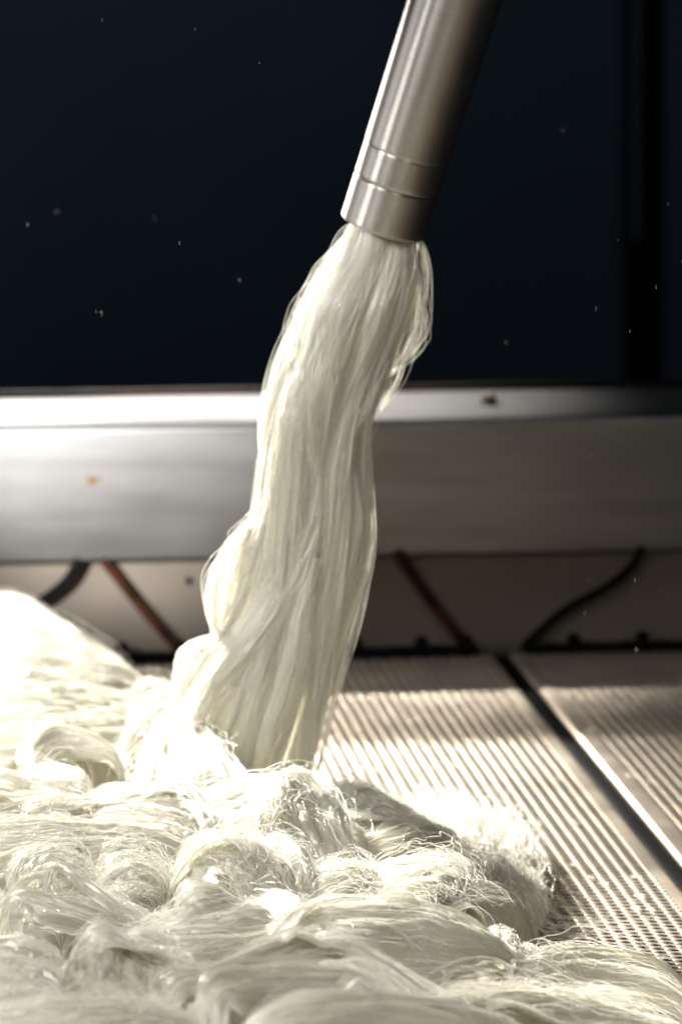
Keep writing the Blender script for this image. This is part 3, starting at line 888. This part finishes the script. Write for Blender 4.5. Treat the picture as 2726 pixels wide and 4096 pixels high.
def lock(pts, w, bulge, dens=6, ridge=0.6, front=1, **kw):
    """pts (y, v, extra mm toward viewer); w list of widths in picture px"""
    rows_L, rows_R = [], []
    for (y, v, e), ww in zip(pts, w):
        xl = np.interp(y, ENV[:, 0], ENV[:, 1]); xr = np.interp(y, ENV[:, 0], ENV[:, 2])
        dv = ww / (xr - xl) / 2
        rows_L.append(env_pt(y, v - dv, front, e / 1000) if 0 <= v - dv <= 1 else Q(xl + (xr - xl) * (v - dv), y, DT - e / 1000))
        rows_R.append(env_pt(y, v + dv, front, e / 1000) if 0 <= v + dv <= 1 else Q(xl + (xr - xl) * (v + dv), y, DT - e / 1000))
    g, nn, uvs = build_sheet(np.array(rows_L), np.array(rows_R), bulge / 1000, rng, ridge, tuck=0.0)
    add_fold('bundle', g, nn, uvs, tow, rng, dens, sub=0, rad=0.00009, **kw)


for k in range(64):
    ya = rng.choice([206, 206, 206, 300, 380, 460, 540]) + rng.uniform(-4, 40) * (rng.random() > 0.4)
    yb = rng.choice([790, 790, 790, 700, 600, 520]) + rng.uniform(-20, 0)
    if yb - ya < 160: yb = min(788, ya + 260)
    m = 7
    yy = np.linspace(ya, yb, m)
    v0 = rng.uniform(0.05, 0.95)
    dv = rng.uniform(-0.32, 0.32)
    vv = np.clip(v0 + dv * np.linspace(0, 1, m) + 0.05 * wobble(1, m, 0.8, rng)[0], 0.03, 0.97)
    e = 0.6 + 3.6 * np.sin(np.pi * np.linspace(0.08, 0.95, m)) * rng.random()
    w0 = rng.uniform(4, 17)
    ww = w0 * (0.55 + 0.7 * np.sin(np.pi * np.linspace(0.12, 0.95, m)))
    lock(list(zip(yy, vv, e)), ww, rng.uniform(0.8, 2.4), dens=5, front=(-1 if k % 6 == 5 else 1), drift=0.12, frizz=0.0004, fly=0.03, flyh=0.004)
# broad swaths
lock([(206, 0.30, 1), (260, 0.28, 4), (320, 0.30, 5), (390, 0.36, 5), (450, 0.46, 4), (510, 0.55, 1)], [26, 42, 50, 44, 30, 14], 3, dens=6, ridge=0.8, drift=0.15)
lock([(330, 0.20, 1), (400, 0.22, 4), (470, 0.25, 5), (540, 0.30, 5), (610, 0.40, 4), (690, 0.50, 3), (785, 0.52, 1)], [16, 34, 40, 40, 36, 34, 30], 3, dens=6, ridge=0.8, drift=0.15)
lock([(206, 0.68, 1), (260, 0.70, 3), (320, 0.72, 4), (380, 0.74, 3), (440, 0.72, 2), (500, 0.70, 1)], [20, 28, 26, 22, 16, 8], 1.5, dens=6, ridge=0.8, drift=0.15)
lock([(385, 0.92, 0), (430, 0.93, 3), (480, 0.95, 4), (540, 0.97, 4), (600, 0.97, 3), (660, 0.93, 2), (785, 0.88, 1)], [8, 12, 14, 14, 14, 18, 22], 2, dens=6, ridge=0.8, drift=0.1)
lock([(560, 0.62, 2), (620, 0.66, 5), (680, 0.70, 5), (740, 0.72, 4), (795, 0.72, 1)], [14, 24, 30, 32, 26], 2.5, dens=6, ridge=0.9, drift=0.15)
# diagonal sweep to the left foot
lock([(470, 0.60, 2), (540, 0.48, 4), (600, 0.34, 5), (650, 0.22, 5), (700, 0.10, 4), (742, 0.02, 3), (775, -0.02, 0)], [22, 28, 32, 36, 38, 40, 30], 2.5, dens=7, drift=0.15)
# bulge at the left
lock([(500, 0.10, 0), (540, 0.04, 2), (575, 0.0, 3), (610, 0.02, 3), (645, 0.08, 1), (680, 0.14, 0)], [10, 18, 24, 22, 16, 10], 1.5, dens=8, frizz=0.0012, fly=0.2, flyh=0.006)
# wisps on the outline
lock([(225, 0.02, 0), (262, 0.03, 0), (310, 0.03, 0), (360, 0.02, 0), (420, 0.04, 0)], [8, 12, 12, 10, 6], 0.8, dens=9, fly=0.3, flyh=0.006, frizz=0.001)
lock([(640, 0.08, 0), (662, -0.05, 0), (690, -0.06, 0), (710, 0.0, 0)], [4, 9, 9, 5], 0.8, dens=9, fly=0.4, flyh=0.006, frizz=0.0015)


def wisp(pts, n, spread, rad=0.00009):
    """loose hairs along a 3-D path, pts (x, y, D)"""
    m = 24
    c = spline(np.array([Q(*p) for p in pts]), m)
    off = rng.normal(0, spread, (n, 1, 3)) * np.array([1, 1.2, 0.5])
    w = np.stack([wobble(n, m, 0.9, rng) for _ in range(3)], -1) * spread * 0.7
    p = c[None] + (off + w) * np.sin(np.pi * np.linspace(0.06, 0.94, m))[None, :, None]
    hair('loose_strands', p, rad * np.ones((n, m)), tow)


wisp([(417, 232, 1.79), (425, 272, 1.788), (423, 308, 1.785), (416, 340, 1.785), (396, 366, 1.785)], 20, 0.0014, 0.00006)
wisp([(414, 280, 1.79), (418, 325, 1.79), (410, 350, 1.79), (388, 376, 1.79)], 20, 0.0024, 0.00005)
wisp([(416, 262, 1.79), (414, 318, 1.79), (402, 352, 1.79), (394, 384, 1.79), (380, 410, 1.79)], 16, 0.0026, 0.00005)
wisp([(350, 232, 1.80), (332, 258, 1.80), (312, 292, 1.80), (296, 330, 1.80), (276, 380, 1.80), (264, 430, 1.80), (266, 460, 1.80)], 90, 0.0016)
wisp([(285, 350, 1.79), (270, 395, 1.79), (263, 430, 1.79), (262, 470, 1.79)], 60, 0.0012)
wisp([(368, 420, 1.785), (368, 480, 1.785), (369, 540, 1.785), (358, 600, 1.785), (344, 650, 1.785), (330, 710, 1.785), (318, 770, 1.785)], 34, 0.0016, 0.00006)
wisp([(262, 510, 1.79), (225, 560, 1.78), (213, 590, 1.78), (216, 625, 1.78), (232, 650, 1.78)], 80, 0.0022)
wisp([(220, 635, 1.79), (192, 652, 1.79), (182, 690, 1.79), (172, 705, 1.79)], 70, 0.0025)
wisp([(232, 640, 1.775), (205, 690, 1.775), (180, 735, 1.77), (150, 765, 1.765)], 90, 0.003)

# ---- stray filaments lying across the folds
allp = np.concatenate(ALL[:len(F_)])
cell = 0.004
gx0, gy0 = allp[:, 0].min(), allp[:, 1].min()
nx, ny = int((allp[:, 0].max() - gx0) / cell) + 2, int((allp[:, 1].max() - gy0) / cell) + 2
TOP = np.zeros((nx, ny))
np.maximum.at(TOP, (((allp[:, 0] - gx0) / cell).astype(int), ((allp[:, 1] - gy0) / cell).astype(int)), allp[:, 2])
for _ in range(2):
    t_ = TOP.copy(); t_[1:-1, 1:-1] = (TOP[:-2, 1:-1] + TOP[2:, 1:-1] + TOP[1:-1, :-2] + TOP[1:-1, 2:] + 2 * TOP[1:-1, 1:-1]) / 6
    TOP = np.maximum(t_, TOP * 0.97)


def top_at(x, y):
    c, d_ = np.clip((x - gx0) / cell, 0, nx - 1.01), np.clip((y - gy0) / cell, 0, ny - 1.01)
    i, j = int(c), int(d_)
    return max(TOP[i:i + 2, j:j + 2].mean(), 0.004)


# flat straps thrown across the heap
for k in range(40):
    rk = np.random.default_rng(700 + k)
    q = P(rk.uniform(0, 500), rk.uniform(790, 1010), 0.045)
    ang = rk.normal(0, 0.55) + (math.pi if rk.random() < 0.5 else 0)
    lg = rk.uniform(0.035, 0.085); wd_ = rk.uniform(0.003, 0.0105); lf = rk.uniform(0.001, 0.006)
    Ls, Rs = [], []
    turn = rk.uniform(-1.2, 1.2)
    x_, y_ = q[0], q[1]
    for i in range(6):
        t_ = i / 5
        a2 = ang + turn * (t_ - 0.5)
        x_ += math.cos(a2) * lg / 5; y_ += math.sin(a2) * lg / 5
        tw = 0.6 * math.sin(3 * t_ + k)
        w_ = wd_ * (0.45 + 0.65 * math.sin(math.pi * (0.12 + 0.8 * t_)))
        sx_, sy_ = -math.sin(a2) * w_ * math.cos(tw), math.cos(a2) * w_ * math.cos(tw)
        z_ = top_at(x_, y_) + lf * math.sin(math.pi * t_) - 0.002
        Ls.append((x_ + sx_, y_ + sy_, z_ + math.sin(tw) * w_ * 0.6)); Rs.append((x_ - sx_, y_ - sy_, z_ - math.sin(tw) * w_ * 0.6))
    g, nn, uvs = build_sheet(np.array(Ls), np.array(Rs), 0.0012, rk, 0.45, tuck=0.006)
    add_fold('strap', g, nn, uvs, pile, rk, 5, sub=0, fly=0.08, flyh=0.005)

ns, m = 1000, 22
st = allp[rng.integers(0, len(allp), ns)][:, :2]
hd = rng.normal(0, 0.9, (ns, 1)) + rng.uniform(-1.2, 1.2, (ns, 1)) * np.linspace(-1, 1, m)[None] + 0.3 * wobble(ns, m, 1.3, rng)
sl = rng.uniform(0.012, 0.06, (ns, 1)) / m
px_ = st[:, :1] + np.cumsum(np.cos(hd) * sl, 1); py_ = st[:, 1:] + np.cumsum(np.sin(hd) * sl, 1)
ci_ = np.clip((px_ - gx0) / cell, 0, nx - 1.01); cj_ = np.clip((py_ - gy0) / cell, 0, ny - 1.01)
i_, j_ = ci_.astype(int), cj_.astype(int); a_, b_ = ci_ - i_, cj_ - j_
hz = TOP[i_, j_] * (1 - a_) * (1 - b_) + TOP[i_ + 1, j_] * a_ * (1 - b_) + TOP[i_, j_ + 1] * (1 - a_) * b_ + TOP[i_ + 1, j_ + 1] * a_ * b_
hz = np.maximum(hz, 0.0005) + 0.0004 + np.sin(np.pi * np.linspace(0, 1, m))[None] * rng.random((ns, 1)) ** 2 * 0.006
for _ in range(3):
    hz[:, 1:-1] = (hz[:, :-2] + hz[:, 1:-1] * 2 + hz[:, 2:]) / 4
hair('loose_strands', np.stack([px_, py_, hz], -1), 0.00006 * rng.uniform(0.6, 1.3, (ns, 1)) * np.ones((1, m)), pile)

# ---- bits of lint lying on the plates
LP = []
for k in range(70):
    c = P(rng.uniform(330, 680), rng.uniform(700, 960), 0.0006)
    if abs(np.dot(c - SEAM, RD)) < 0.009: continue
    for q in range(rng.integers(3, 9)):
        h0 = rng.uniform(0, 6.28); rr_ = rng.uniform(0.0008, 0.0022)
        tt = np.linspace(0, rng.uniform(2, 6), 8)
        LP.append(c + np.stack([np.cos(h0 + tt) * rr_ + rng.normal(0, 0.0006), np.sin(h0 + tt) * rr_ + rng.normal(0, 0.0006), 0.0006 + 0.0008 * np.abs(np.sin(tt * 1.3))], 1))
o = hair('plate_lint', np.array(LP), np.full((len(LP), 8), 0.00010), None)
tag(o, 'small white tufts of lint scattered on the perforated plates', 'lint', kind='stuff')

# ---- lint in the air
LN = [(102, 20), (195, 29), (259, 63), (28, 225), (57, 211), (179, 243), (154, 219), (239, 280), (96, 311), (101, 313), (667, 204), (629, 331), (655, 287), (681, 262), (595, 309), (583, 661), (584, 613),
      (588, 580), (610, 591), (635, 649), (634, 580), (578, 546), (629, 463), (591, 456), (654, 474), (505, 343), (562, 130), (617, 240)]
n = len(LN); m = 4
pp = []
for x, y in LN:
    Dl = rng.uniform(1.45, 2.15)
    c = Q(x, y, Dl)
    dr = np.array([rng.uniform(-0.3, 0.3), 0, 1.0]) * rng.uniform(0.0003, 0.0008)
    pp.append([c + dr * s for s in np.linspace(-1, 1, m)])
lint = hair('airborne_lint', np.array(pp), np.full((n, m), 0.000045), None)
tag(lint, 'tiny bright specks of lint drifting in the air', 'lint', kind='stuff')
